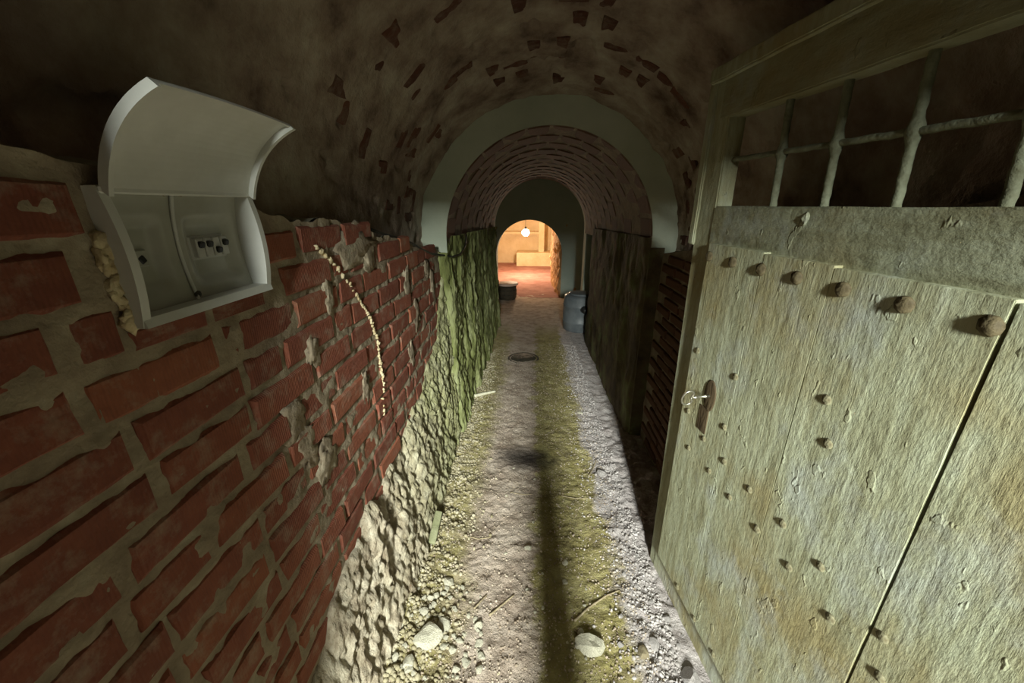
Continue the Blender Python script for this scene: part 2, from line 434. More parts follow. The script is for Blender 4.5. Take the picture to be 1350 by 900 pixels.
def brick_mesh(L, H, seed, D=0.035, ir=0.0025):
    """front face looks along +x; length on y, height on z; origin in the middle of the front face"""
    r = random.Random(seed)
    j = lambda a: r.uniform(-a, a)
    b = 0.005
    v = []
    for sy, sz in ((-1, -1), (1, -1), (1, 1), (-1, 1)): v.append((-D, sy * L / 2, sz * H / 2))
    for sy, sz in ((-1, -1), (1, -1), (1, 1), (-1, 1)): v.append((-0.006 + j(0.002), sy * L / 2 + j(ir), sz * H / 2 + j(ir)))
    for sy, sz in ((-1, -1), (1, -1), (1, 1), (-1, 1)): v.append((j(0.002), sy * (L / 2 - b - abs(j(0.003))), sz * (H / 2 - b - abs(j(0.003)))))
    f = [(8, 9, 10, 11)]
    for k in range(4):
        k2 = (k + 1) % 4
        f.append((4 + k, 4 + k2, 8 + k2, 8 + k)); f.append((k, k2, 4 + k2, 4 + k))
    me = bpy.data.meshes.new('brick'); me.from_pydata(v, [], f); me.update()
    return me
LENS = [0.065, 0.105, 0.135, 0.165, 0.195, 0.215, 0.23]
BR = {L: [brick_mesh(L, 0.069, i * 7 + k) for k in range(5)] for i, L in enumerate(LENS)}
for L in BR:
    for me in BR[L]: me.materials.append(M['brick'])
def put(me, parent, loc, rot=(0, 0, 0), name='brick'):
    o = bpy.data.objects.new(name, me); COL.objects.link(o)
    o.parent = parent; o.location = loc; o.rotation_euler = rot
    return o
for k in range(-4, 20):
    zc = EYE - 0.045 - 0.083 * k - 0.0415
    y = -0.5 + rng.uniform(0, 0.2) + (0.11 if k % 2 else 0)
    while y < 2.47:
        L = rng.choices(LENS, [0, 1, 1, 1.5, 2.5, 5, 3])[0]
        yc = y + L / 2
        pieces = [(y, y + L)]
        if zc + .036 > BOX_Z0 - .004 and zc - .036 < BOX_Z1 + .016:      # cut round the fuse box
            pieces = [(y, min(y + L, BOX_Y0 - .006)), (max(y, BOX_Y1 + .006), y + L)]
            lo, hi = zc - 0.0345, BOX_Z0 - 0.006
            ma, mb_ = max(y, BOX_Y0 - .004), min(y + L, BOX_Y1 + .004)
            fit = [q for q in LENS if q <= mb_ - ma + .012]
            if hi - lo > 0.02 and fit:                                      # the strip of brick showing under the box
                o = put(rng.choice(BR[fit[-1]]), wall_left, (XL + 0.001, (ma + mb_) / 2, (lo + hi) / 2))
                o.scale = (1, 1, (hi - lo) / 0.069)
        for (a, b) in pieces:
            fit = [q for q in LENS if q <= b - a + .006]
            if not fit: continue
            q = fit[-1]; yc = (a + b) / 2
            if zc + 0.008 < ltop(yc) and zc + 0.06 > plinth_top(yc) and b < 2.49 and zc > -0.05:
                put(rng.choice(BR[q]), wall_left, (XL + rng.uniform(-0.002, 0.003), yc, zc + rng.uniform(-0.003, 0.003)),
                    (rng.uniform(-.012, .012), rng.uniform(-.03, .03), rng.uniform(-.02, .02)))
        y += L + rng.uniform(0.010, 0.024)

# mortar smears over the joints and the grey patch under the vault edge
for (yy, zz, sy, sz, sd) in ((1.28, -0.125, 0.13, 0.055, 1), (1.36, -0.17, 0.05, 0.05, 2), (0.80, -0.50, 0.045, 0.055, 3), (0.83, -0.60, 0.04, 0.06, 4), (0.93, -0.36, 0.03, 0.05, 5),
                             (1.05, -0.245, 0.025, 0.05, 6), (1.75, -0.33, 0.05, 0.07, 7), (1.85, -0.52, 0.05, 0.07, 8), (1.72, -0.68, 0.04, 0.06, 9), (0.90, -0.69, 0.05, 0.06, 10), (1.2, -0.60, 0.03, 0.05, 11), (2.2, -0.45, 0.05, 0.1, 12), (2.1, -0.33, 0.05, 0.05, 13)):
    MB().blob((XL - 0.0005, yy, EYE + zz), (0.0055, sy, sz), sd, 3, 0.6, 2.6).build('mortar_patch', M['mortar'], wall_left, True)
# cream filler squeezed out of the long crack
crack = [(1.021, -0.102), (1.063, -0.133), (1.109, -0.167), (1.186, -0.24), (1.223, -0.283), (1.29, -0.37), (1.338, -0.469), (1.338, -0.593), (1.347, -0.671), (1.313, -0.727), (1.319, -0.791)]
mb = MB(); rc = random.Random(3)
for q, (a, b) in enumerate(zip(crack, crack[1:])):
    n = int(math.hypot(b[0] - a[0], b[1] - a[1]) / (0.009 if q not in (2, 3, 8, 9) else 0.022)) + 1
    for k in range(n):
        u = (k + rc.random()) / n
        mb.blob((XL + 0.002 + rc.uniform(-.002, .003), a[0] + (b[0] - a[0]) * u + rc.uniform(-.004, .004), EYE + a[1] + (b[1] - a[1]) * u), (rc.uniform(.004, .007), rc.uniform(.003, .009), rc.uniform(.004, .010)), k + q * 9, 1, 0.5, 2.5)
o = mb.build('crack_filler', M['foam'], wall_left, True); o['label'] = 'cream filler beads along the long crack'; o['kind'] = 'stuff'

# ledge on top of the lining, running back under the vault
gy = np.arange(-0.6, 2.52, 0.015); gu = np.linspace(0, 1, 14)
A, U = np.meshgrid(gy, gu, indexing='ij')
P = np.stack([XL - 0.012 - 0.22 * U, A, ltop(A) + 0.02 * U + 0.012 * fbm(A * 12, 0, 0, 3, 2) * (1 - U) + 0.010 * fbm(A * 14, U * 3, 0, 4, 6) * sstep(0, .2, U)], 2)
grid_obj('ledge', P, M['ledge'], wall_left)

# crumbling rubble plinth at the foot of the left wall
gy = np.arange(-0.5, 2.53, 0.008); gt = np.linspace(0, 1, 120)
A, T = np.meshgrid(gy, gt, indexing='ij')
zt = plinth_top(A) + 0.05 * fbm(A * 5, 0, 0, 4, 21)
zb = fbase(A) - 0.06
Z = zb + (zt - zb) * T
bul = 0.115 * (1 - T) ** 0.8 * (1 - 0.4 * sstep(1.6, 2.5, A)) + 0.012
n1 = fbm(A * 9, Z * 5, 0, 5, 31); n2 = np.abs(fbm(A * 26, Z * 14, 0, 4, 33))
n3 = fbm(A * 48, Z * 34, 0, 4, 35); n4 = sstep(0.25, 0.7, fbm(A * 30, Z * 22, 0, 3, 37))
fade = sstep(0, 0.04, 1 - T)
XX = XL - 0.012 + bul + (0.016 * n1 - 0.012 * n2 + 0.006 * n3 - 0.016 * n4 + 0.010) * (0.35 + 0.65 * fade)
XX = np.where(T > 0.995, XL - 0.03, XX)
grid_obj('plinth', np.stack([XX, A, Z], 2), M['rubble'], wall_left)['label'] = 'crumbling pale rubble plaster foot of the wall'

# entrance vault with exposed bricks
def zc1(y): return EYE - 0.21 + 0.13 * (ARCH_Y - np.asarray(y, float))
VR = 0.80
def vault_r(a, y):
    b = 0.012 * fbm(np.cos(a) * 3 + 5, y * 3, np.sin(a) * 3, 4, 41) + 0.006 * fbm(np.cos(a) * 12, y * 12, np.sin(a) * 12, 3, 43)
    pit = fbm(np.cos(a) * 7, y * 7, np.sin(a) * 7 + 9, 3, 47)
    return VR + b + 0.022 * sstep(0.55, 0.85, pit)
aa = np.radians(np.linspace(-28, 208, 330)); gy = np.arange(-0.6, 2.515, 0.013)
AG, A = np.meshgrid(aa, gy, indexing='ij')
R = vault_r(AG, A)
P = np.stack([ACX + R * np.cos(AG), A, zc1(A) + R * np.sin(AG)], 2)
ceiling = struct(grid_obj('ceiling', P, M['vault'], flip=True))
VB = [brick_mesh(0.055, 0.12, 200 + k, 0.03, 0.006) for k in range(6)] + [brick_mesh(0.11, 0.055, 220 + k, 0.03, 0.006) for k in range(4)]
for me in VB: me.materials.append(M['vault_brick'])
YAW, PIT, FPX = math.radians(3.0), math.radians(19.5), 507.0
rb = random.Random(12)
def vault_brick(adeg, y, me, tw=0.0):
    a = math.radians(adeg)
    r = float(vault_r(np.array([a]), np.array([y]))[0]) - 0.002
    r = max(VR - 0.012, min(VR + 0.012, r))
    put(me, ceiling, (ACX + r * math.cos(a), y, float(zc1(y)) + r * math.sin(a)), (0, math.pi - a, 0)).rotation_euler.z = 0
# rows across the crown, and scattered bricks showing where the plaster has gone
for row, (y, a0, a1, p) in enumerate(((2.38, 60, 120, .25), (2.26, 50, 112, .55), (2.12, 58, 125, .5), (1.98, 45, 130, .55), (1.84, 48, 118, .45), (1.70, 45, 120, .35), (1.56, 55, 120, .3))):
    a = a0 + rb.uniform(0, 4)
    while a < a1:
        if rb.random() < p: vault_brick(a, y + rb.uniform(-.02, .02), rb.choice(VB[:6]) if rb.random() < .4 else rb.choice(VB[6:]))
        a += rb.uniform(6.0, 10.0)
for (a, y) in ((150, 1.35), (152, 1.42), (148, 1.9), (146, 1.98), (143, 2.0), (150, 2.08), (158, 2.15), (163, 2.2), (168, 2.1), (165, 2.3), (172, 2.25), (140, 2.2), (138, 2.3), (136, 1.8), (134, 1.72), (160, 1.8), (170, 1.95), (157, 1.6), (140, 1.5), (133, 1.45), (28, 2.2), (22, 2.3), (15, 2.2), (12, 2.35), (8, 2.1), (5, 2.3), (2, 2.2), (0, 2.4), (34, 2.3), (40, 2.1)):
    vault_brick(a, y, rb.choice(VB))

# right lining of the entrance vault, mostly behind the open door
gy = np.arange(-0.6, 2.52, 0.03); gt = np.linspace(0, 1, 50)
A, T = np.meshgrid(gy, gt, indexing='ij')
Z = -0.25 + (ltop(A) + 0.25) * T
wall_right = struct(grid_obj('wall_right', np.stack([XR + 0.012 - 0.004 * fbm(A * 18, Z * 18, 0, 3, 55), A, Z], 2), M['dark_mortar'], flip=True))
grid_obj('ledge', np.stack([XR + 0.012 + 0.14 * T, A, ltop(A) + 0.01 * fbm(A * 12, T * 3, 0, 3, 57) * (T > 0) + 0.0 * T], 2)[:, ::7], M['ledge'], wall_right, flip=True)
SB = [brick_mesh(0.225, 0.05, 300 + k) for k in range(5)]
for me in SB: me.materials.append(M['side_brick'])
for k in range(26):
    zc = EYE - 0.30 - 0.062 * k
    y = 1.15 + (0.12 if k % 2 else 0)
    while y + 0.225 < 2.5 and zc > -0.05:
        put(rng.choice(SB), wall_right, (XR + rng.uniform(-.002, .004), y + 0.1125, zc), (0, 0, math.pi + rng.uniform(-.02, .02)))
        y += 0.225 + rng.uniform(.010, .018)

# plastered arch face between the two vaults
def arch_wall(name, y, thick, cx, r_in, zc, zbase, halfw, ztop, mat, n=48, xl=None, xr=None):
    """wall slab with an arched opening (straight jambs down to zbase)"""
    xl = cx - halfw if xl is None else xl; xr = cx + halfw if xr is None else xr
    inner = [(cx + r_in, zbase)] + [(cx + r_in * math.cos(math.pi * k / n), zc + r_in * math.sin(math.pi * k / n)) for k in range(n + 1)] + [(cx - r_in, zbase)]
    outer = []
    for (x, z) in inner:
        if z <= zbase + 1e-6: outer.append((xr if x > cx else xl, zbase)); continue
        dx, dz = x - cx, z - zc
        s = 1e9
        if dx > 1e-6: s = min(s, (xr - cx) / dx)
        if dx < -1e-6: s = min(s, (xl - cx) / dx)
        if dz > 1e-6: s = min(s, (ztop - zc) / dz)
        outer.append((cx + dx * s, zc + dz * s))
    V, F = [], []
    for k in range(len(inner)):
        for (x, z) in (inner[k], outer[k]):
            V.append((x, y, z)); V.append((x, y + thick, z))
    for k in range(len(inner) - 1):
        a, b = 4 * k, 4 * (k + 1)
        F += [(a, b, b + 2, a + 2), (a + 1, a + 3, b + 3, b + 1), (a, a + 1, b + 1, b), (a + 2, b + 2, b + 3, a + 3)]
    me = bpy.data.meshes.new(name); me.from_pydata(V, [], F); me.update()
    bm = bmesh.new(); bm.from_mesh(me); bmesh.ops.recalc_face_normals(bm, faces=bm.faces); bm.to_mesh(me); bm.free()
    return link(name, me, mat)
ZC2 = EYE - 0.21
wall_arch = struct(arch_wall('wall_arch', ARCH_Y, 0.02, ACX, ARAD + 0.004, ZC2, -0.3, 1.3, EYE + 1.3, M['ring'], xr=ACX + 1.3))

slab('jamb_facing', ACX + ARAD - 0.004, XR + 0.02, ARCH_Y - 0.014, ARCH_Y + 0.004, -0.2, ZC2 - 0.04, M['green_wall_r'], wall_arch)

# inner tunnel: brick barrel vault over rough plaster walls
def zc2(y): return ZC2 - 0.030 * (np.asarray(y, float) - ARCH_Y)
aa = np.radians(np.linspace(-6, 186, 60)); gy = np.linspace(ARCH_Y, TUN_END, 40)
AG, A = np.meshgrid(aa, gy, indexing='ij')
R = ARAD + 0.0035
ceiling_tunnel = struct(grid_obj('ceiling_tunnel', np.stack([ACX + R * np.cos(AG), A, zc2(A) + R * np.sin(AG)], 2), M['dark_mortar'], flip=True))
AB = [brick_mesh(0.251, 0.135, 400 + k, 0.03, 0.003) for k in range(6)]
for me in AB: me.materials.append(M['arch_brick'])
nrow = 12
for j in range(nrow):
    y = ARCH_Y + 0.131 + j * 0.262
    for i in range(-1, 15):
        a = math.pi * (i + 0.5 + (0.5 if j % 2 else 0)) / 14
        if a < 0.02 or a > math.pi - 0.02: continue
        r = ARAD + rng.uniform(-0.002, 0.003)
        put(rng.choice(AB), ceiling_tunnel, (ACX + r * math.cos(a), y + (rng.uniform(-.006, .006) if j else 0.01), float(zc2(y)) + r * math.sin(a)), (0, math.pi - a, 0))

gy = np.concatenate([np.arange(ARCH_Y - 0.10, 3.6, 0.010), np.arange(3.6, TUN_END + 0.01, 0.03)]); gt = np.linspace(0, 1, 130)
A, T = np.meshgrid(gy, gt, indexing='ij')
zt = np.where(A < ARCH_Y + 0.004, ltop(A) - 0.005, zc2(A) + 0.02); zb = fbase(A) - 0.08; Z = zb + (zt - zb) * T
XX = ACX - ARAD + 0.015 + 0.06 * (1 - T) ** 1.5 + 0.024 * fbm(A * 10, Z * 2.4, 0, 4, 61) - 0.016 * np.abs(fbm(A * 26, Z * 6, 0, 3, 63)) + 0.008 * fbm(A * 50, Z * 24, 0, 3, 64) - 0.08 * (1 - sstep(2.37, 2.46, A))
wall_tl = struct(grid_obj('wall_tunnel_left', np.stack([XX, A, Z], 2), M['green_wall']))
XX = ACX + ARAD - 0.012 + 0.05 * (1 - sstep(2.5, 2.53, A)) - 0.012 * fbm(A * 5, Z * 4, 0, 4, 67) - 0.02 * (1 - T) ** 2
kk = int(np.searchsorted(gy, 4.85)); k0 = int(np.searchsorted(gy, ARCH_Y - 0.001))
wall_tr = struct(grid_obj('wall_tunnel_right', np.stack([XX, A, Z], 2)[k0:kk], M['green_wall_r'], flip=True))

# cross passage beyond the tunnel, with the blue-grey end wall and its doorway
struct(arch_wall('wall_tunnel_mouth', TUN_END, 0.25, ACX, ARAD + 0.02, float(zc2(TUN_END)), zf - 0.1, 2.2, EYE + 0.95, M['ring']))
wall_end = struct(arch_wall('wall_end', FAR_Y, 0.35, -0.07, 0.66, EYE - 0.93, zf - 0.1, 2.2, EYE + 0.95, M['lunette']))
struct(slab('ceiling_passage', -2.2, 2.3, TUN_END, FAR_Y + 0.3, EYE + 0.75, EYE + 0.95, M['lunette']))
struct(slab('wall_passage_left', -2.25, -2.05, TUN_END, FAR_Y + 0.3, zf - 0.2, EYE + 0.95, M['lunette']))
struct(slab('wall_passage_right', 2.1, 2.3, TUN_END, FAR_Y + 0.3, zf - 0.2, EYE + 0.95, M['lunette']))

struct(slab('wall_niche_side', 1.30, 1.45, 4.75, TUN_END, zf - 0.2, float(zc2(5.0)) + 0.1, M['green_wall_r']))
struct(slab('wall_niche_return', float(ACX + ARAD) - 0.005, 1.45, 4.75, 4.86, zf - 0.2, float(zc2(5.0)) + 0.1, M['green_wall_r']))
struct(slab('ceiling_niche', float(ACX + ARAD) + 0.005, 1.45, 4.75, TUN_END, float(zc2(5.3)), float(zc2(5.0)) + 0.15, M['green_wall_r']))
slab('floor_slab', 0.98, 1.4, 4.8, TUN_END, zf - 0.1, float(fbase(5.2)), M['floor'], floor)

# lamp-lit room
struct(slab('wall_room_left', -1.5, -1.3, FAR_Y + 0.35, BACK_Y, zf - 0.1, EYE + 0.4, M['room_wall']))
struct(slab('wall_room_right', 1.5, 1.7, FAR_Y + 0.35, BACK_Y, zf - 0.1, EYE + 0.4, M['room_wall']))
wall_back = struct(slab('wall_back', -1.6, 1.8, BACK_Y, BACK_Y + 0.2, zf - 0.1, EYE + 0.4, M['room_wall']))
struct(slab('ceiling_room', -1.6, 1.8, FAR_Y + 0.3, BACK_Y + 0.2, EYE + 0.1, EYE + 0.4, M['room_wall']))
slab('pilaster', 0.18, 0.36, BACK_Y - 0.5, BACK_Y + 0.02, zf, EYE + 0.12, M['room_wall'], wall_back)
slab('bench', -0.5, 0.9, BACK_Y - 0.75, BACK_Y + 0.02, zf, zf + 0.42, M['room_wall'], wall_back)
slab('bench_shelf', -1.0, 0.2, BACK_Y - 0.3, BACK_Y + 0.02, zf + 0.95, zf + 1.02, M['room_wall'], wall_back)

def rough_block(name, x0, x1, y0, y1, z0, z1, mat, amp, seed, shear=0.0, n=(14, 40, 60)):
    mb = MB(); bm = mb.bm
    r = bmesh.ops.create_grid(bm, x_segments=1, y_segments=1, size=1); bmesh.ops.delete(bm, geom=bm.verts[:], context='VERTS')
    # four vertical faces as displaced grids, joined
    per = []
    nx, ny, nz = n
    for k in range(ny): per.append((x0, y1 + (y0 - y1) * k / ny, -1, 0))
    for k in range(nx): per.append((x0 + (x1 - x0) * k / nx, y0, 0, -1))
    for k in range(ny): per.append((x1, y0 + (y1 - y0) * k / ny, 1, 0))
    for k in range(nx): per.append((x1 + (x0 - x1) * k / nx, y1, 0, 1))
    zs = np.linspace(z0, z1, nz)
    m = len(per)
    px = np.array([p[0] for p in per]); py = np.array([p[1] for p in per]); qx = np.array([p[2] for p in per]); qy = np.array([p[3] for p in per])
    V = []
    for z in zs:
        d = amp * fbm(px * 9, py * 9, z * 7, 4, seed)
        V.append(np.stack([px + qx * d + shear * (py - y0), py + qy * d, np.full(m, z)], 1))
    V = np.concatenate(V)
    F = [(r_ * m + k, r_ * m + (k + 1) % m, (r_ + 1) * m + (k + 1) % m, (r_ + 1) * m + k) for r_ in range(nz - 1) for k in range(m)]
    bm.free()
    me = mesh_np(name, V, np.array(F))
    return link(name, me, mat, None, True)
pil = rough_block('wall_jamb', 0.555, 0.92, FAR_Y + 0.03, FAR_Y + 1.9, zf - 0.05, EYE - 0.3, M['pillar'], 0.035, 71, -0.05); struct(pil)

# entrance wall behind the camera, with the doorway the door hangs in
EN_Y = -0.45
def hole_wall(name, y0, y1, x0, x1, zlo, zhi, hx0, hx1, hz, mat):
    mb = MB()
    mb.box(((x0 + hx0) / 2, (y0 + y1) / 2, (zlo + zhi) / 2), (hx0 - x0, y1 - y0, zhi - zlo))
    mb.box(((hx1 + x1) / 2, (y0 + y1) / 2, (zlo + zhi) / 2), (x1 - hx1, y1 - y0, zhi - zlo))
    mb.box(((hx0 + hx1) / 2, (y0 + y1) / 2, (hz + zhi) / 2), (hx1 - hx0, y1 - y0, zhi - hz))
    return mb.build(name, mat)
struct(hole_wall('wall_entrance', EN_Y - 0.15, EN_Y, -1.3, 1.6, -0.3, EYE + 1.6, -0.345, 0.735, EYE + 0.33, M['dark_mortar']))
MB().box((0.86, (EN_Y + 0.26) / 2, EYE / 2 + 0.4), (0.25, 0.26 - EN_Y + 0.02, EYE + 1.4)).build('added_reveal_blocker', M['dark_mortar'], bpy.data.objects['wall_entrance'])  # unseen block added to stop entrance light getting behind the door
MB().box((0.155, EN_Y - 0.07, 0.68), (0.145, 0.10, 1.5), None, 0.01).build('added_shade_post', M['lock'], bpy.data.objects['wall_entrance'])  # unseen post, added to cast the dark stripe along the floor

# ---------------------------------------------------------------- the open door
DE = Vector((0.1367, -0.9906, 0)); DN = Vector((-0.9906, -0.1367, 0))
DORG = Vector((0.58, 1.36, 0))
door = empty('cellar_door', (DORG.x, DORG.y, -0.06), 'weathered pale green plank door with barred opening standing open', 'door')
DI = local(door)
def dp(s, n, z):          # s along the door from the lock side, n out of the face, z above floor datum
    return DI @ (DORG + DE * s + DN * n + Vector((0, 0, z)))
def dbox(name, s0, s1, n0, n1, z0, z1, mat, parent=door, bevel=0.004, wear=0.0, seed=1, shear=0.0, cuts=0):
    mb = MB(); bm = mb.bm
    rot = Matrix((DE, Vector((0, 0, 1)), DE.cross(Vector((0, 0, 1))))).transposed()
    c = dp((s0 + s1) / 2, (n0 + n1) / 2, (z0 + z1) / 2)
    mb.box((0, 0, 0), (s1 - s0, z1 - z0, abs(n1 - n0)))
    if cuts: bmesh.ops.subdivide_edges(bm, edges=[e for e in bm.edges if e.calc_length() > 0.2], cuts=cuts, use_grid_fill=True)
    if bevel: bmesh.ops.bevel(bm, geom=[e for e in bm.edges if e.calc_face_angle(0) > 0.5], offset=bevel, segments=2, affect='EDGES')
    if wear:
        V = np.array([v.co[:] for v in bm.verts])
        d = wear * fbm(V[:, 0] * 14 + seed, V[:, 1] * 14, V[:, 2] * 14, 3, seed); d2 = wear * fbm(V[:, 0] * 14, V[:, 1] * 14 + 7, V[:, 2] * 14, 3, seed + 5)
        for v, a, b in zip(bm.verts, d, d2): v.co.x += a; v.co.y += b * 0.6; v.co.z += a * 0.4
    for v in bm.verts:
        v.co = Vector(c) + DE * (v.co.x + shear * (v.co.y + (z1 - z0) / 2)) + Vector((0, 0, 1)) * v.co.y + DN * v.co.z
    return mb.build(name, mat, parent)
ZB, ZT = -0.06, EYE + 0.39
TH = 0.055
dbox('stile', -0.040, 0.062, 0, -TH, ZB, ZT, M['edge'], wear=0.003, cuts=40, seed=2, shear=-0.025)
dbox('stile', 1.02, 1.12, 0, -TH, ZB, ZT, M['edge'])
dbox('bottom_rail', 0.0, 1.05, 0.001, -TH + 0.004, ZB, 0.085, M['paint'], wear=0.003, cuts=30, seed=5)
dbox('middle_rail', 0.02, 1.05, 0.003, -TH + 0.002, EYE - 0.16, EYE - 0.003, M['paint_rail'], wear=0.002, cuts=30, seed=7)
dbox('top_rail', -0.03, 1.05, 0.003, -TH + 0.002, EYE + 0.25, ZT - 0.004, M['paint_rail'], wear=0.003, cuts=30, seed=9)
dbox('top_moulding', -0.085, 1.1, 0.022, 0.0, ZT - 0.035, ZT + 0.006, M['edge'], wear=0.003, cuts=40, seed=11)
dbox('side_moulding', -0.098, -0.066, 0.010, -0.02, EYE - 0.13, ZT, M['edge'], wear=0.003, cuts=30, seed=13)
# planks nailed over the frame
PL = [(0.058, 0.3100), (0.3108, 0.5200), (0.5208, 0.808), (0.813, 1.08)]
for k, (a, b) in enumerate(PL):
    dbox('plank', a, b, 0.022, 0.0, EYE - 1.43, EYE - 0.115 - 0.004 * k, M['paint'], wear=0.0012, cuts=36, seed=20 + k, bevel=0.0012)
# backing so that the boards close the leaf
dbox('back_board', 0.05, 1.05, -0.03, -0.045, 0.0, EYE - 0.05, M['lock'])
# iron grille: vertical bars with swollen eyes, one rod threaded through
NB = -0.030
for k, s in enumerate((0.237, 0.399, 0.560, 0.722, 0.885)):
    r = 0.0088
    mb = MB()
    pts, rad = [], []
    for q in range(25):
        z = EYE - 0.01 + (0.27) * q / 24
        pts.append(dp(s - 0.014 * q / 24 * 1.2 + 0.0006 * math.sin(q * 1.9 + k), NB, z)); rad.append(r * (1 + 0.05 * math.sin(q * 2.3 + k)) + 0.007 * math.exp(-((z - EYE - 0.127) / 0.012) ** 2))
    mb.tube(pts, rad, 10).build('grille_bar', M['iron_bar'], door, True)
mb = MB()
pts = [dp(0.03 + 1.02 * q / 70, NB, EYE + 0.132 - 0.012 * q / 70 + 0.0007 * math.sin(q * 1.3)) for q in range(71)]
mb.tube(pts, [0.0072 * (1 + 0.06 * math.sin(q * 2.7)) for q in range(71)], 10).build('grille_rod', M['iron_bar'], door, True)
# nails
def nail_mesh(seed, r=0.013, h=0.008):
    mb = MB(); mb.lathe([(r, 0), (r * .96, h * .35), (r * .8, h * .7), (r * .45, h * .95), (0, h)], 10)
    rr = random.Random(seed)
    for v in mb.bm.verts: v.co += Vector((rr.uniform(-1, 1), rr.uniform(-1, 1), rr.uniform(-1, 1))) * r * 0.09
    me = mb.mesh('nail_head'); me.polygons.foreach_set('use_smooth', np.ones(len(me.polygons), dtype=bool)); return me
NM = [nail_mesh(k, 0.0165, 0.012) for k in range(4)]; NS = [nail_mesh(k, 0.0115, 0.007) for k in range(4)]
for me in NM: me.materials.append(M['nail'])
for me in NS: me.materials.append(M['nail_paint'])
DROT = Matrix((DE, Vector((0, 0, 1)), DN)).transposed().to_euler()
def nail(s, z, big):
    c = dp(s, 0.0205, EYE + z)
    put(rng.choice(NM if big else NS), door, c, DROT, 'nail_head')
for k in range(9): nail(0.072 + 0.1205 * k, -0.155 - 0.0018 * k, True)
for (s, z) in ((0.095, -0.469), (0.302, -0.473), (0.299, -0.644), (0.214, -0.741), (0.141, -0.828), (0.272, -0.826), (0.33, -0.746), (0.384, -0.835), (0.449, -0.752), (0.506, -0.836), (0.574, -0.75), (0.621, -0.838), (0.689, -0.758), (0.742, -0.845), (0.811 + .02, -0.767), (0.852, -0.848), (0.227, -1.407), (0.351, -1.408), (0.469, -1.406), (0.589, -0.395), (0.621, -0.484), (0.10, -0.70)):
    nail(s, z, False)
# peeling chip on the middle rail, lock plate
MB().blob(dp(0.395, 0.004, EYE - 0.03), (0.006, 0.010, 0.016), 4, 2, 0.4).build('paint_chip', M['edge'], door)
mb = MB()
R4 = Matrix.Translation(dp(0.205, 0.022, EYE - 0.585)) @ Matrix((DE, Vector((0, 0, 1)), DN)).transposed().to_4x4()
mb.lathe([(0.034, -0.004), (0.036, 0.002), (0.032, 0.004), (0.010, 0.0035), (0.0, 0.0035)], 28, R4 @ Matrix.Diagonal((0.85, 1.55, 1, 1)))
mb.build('lock_plate', M['lock'], door, True)
mb = MB(); mb.box(dp(0.19, 0.0225, EYE - 0.68), (0.004, 0.05, 0.09), Matrix((DN, -DE, Vector((0, 0, 1)))).transposed(), 0.001).build('worn_patch', M['lock'], door)
# key in the lock
kp = DORG + DE * 0.205 + DN * 0.022 + Vector((0, 0, EYE - 0.585))
key = empty('key', tuple(kp), 'old nickel key with heart-shaped bow in the door lock', 'key')
KI = local(key)
kd = (DN + Vector((0, 0, -0.06))).normalized()
MB().tube([KI @ (kp + kd * u) for u in (-0.012, 0.012, 0.014, 0.018, 0.020, 0.045, 0.047, 0.052, 0.054, 0.062)], [.004, .004, .006, .006, .0042, .0038, .0055, .0055, .004, .0035], 12).build('shank', M['key'], key, True)
up = Vector((0, 0, 1)); kc = kp + kd * 0.062
side = (DE * 0.25 + up * 0.95).normalized(); side = (side - kd * side.dot(kd)).normalized()
pts = []
for q in range(49):      # heart outline, its notch at the shank
    u = q / 48 * 2 * math.pi
    w = 0.029 * math.sin(u); l = 0.021 * (1 - math.cos(u)) + 0.011 * (math.exp(-(u / .5) ** 2) + math.exp(-((u - 2 * math.pi) / .5) ** 2))
    pts.append(KI @ (kc + kd * (l - 0.009) + side * w))
MB().tube(pts, 0.0032, 8).build('bow', M['key'], key, True)

# ---------------------------------------------------------------- electrical box on the brick wall
ebox = empty('electrical_box', (XL, 0.648, EYE - 0.168), 'white plastic fuse box with lid swung open on brick wall', 'fuse box')
EI = local(ebox)
def ep(x, y, z): return EI @ Vector((x, y, z))
def shear_y(z): return 0.0
def bow(z):      # bowed front profile of the housing
    u = (z - BOX_Z0) / (BOX_Z1 - BOX_Z0)
    return XL + 0.018 + 0.011 * 4 * u * (1 - u)
# housing: four walls with the bowed front edge
Y0, Y1, Z0, Z1 = BOX_Y0 - 0.002, BOX_Y1 + 0.002, BOX_Z0 - 0.001, BOX_Z1 + 0.012
wt = 0.013
NZ = 16
zsl = [Z0 + (Z1 - Z0) * k / NZ for k in range(NZ + 1)]
for ya, yb in ((Y0, Y0 + wt), (Y1 - wt, Y1)):
    prof = [(XL - 0.03, Z0)] + [(bow(z), z) for z in zsl] + [(XL - 0.03, Z1)]
    prism([ep(x, ya, z) for x, z in prof], [ep(x, yb, z) for x, z in prof]).build('housing_side', M['white'], ebox)
xf = bow(Z0) + 0.006
prof = [(XL - .03, Z0), (xf, Z0), (xf - .004, Z0 + .014), (XL - .03, Z0 + .014)]
prism([ep(x, Y0 + .0015, z - .0008) for x, z in prof], [ep(x, Y1 - .0015, z - .0008) for x, z in prof]).build('housing_bottom', M['white'], ebox)
MB().box(ep(XL - 0.005, (Y0 + Y1) / 2, Z1 - 0.0042), (0.05, Y1 - Y0 - .003, 0.010), None, 0.002).build('housing_top', M['white'], ebox)
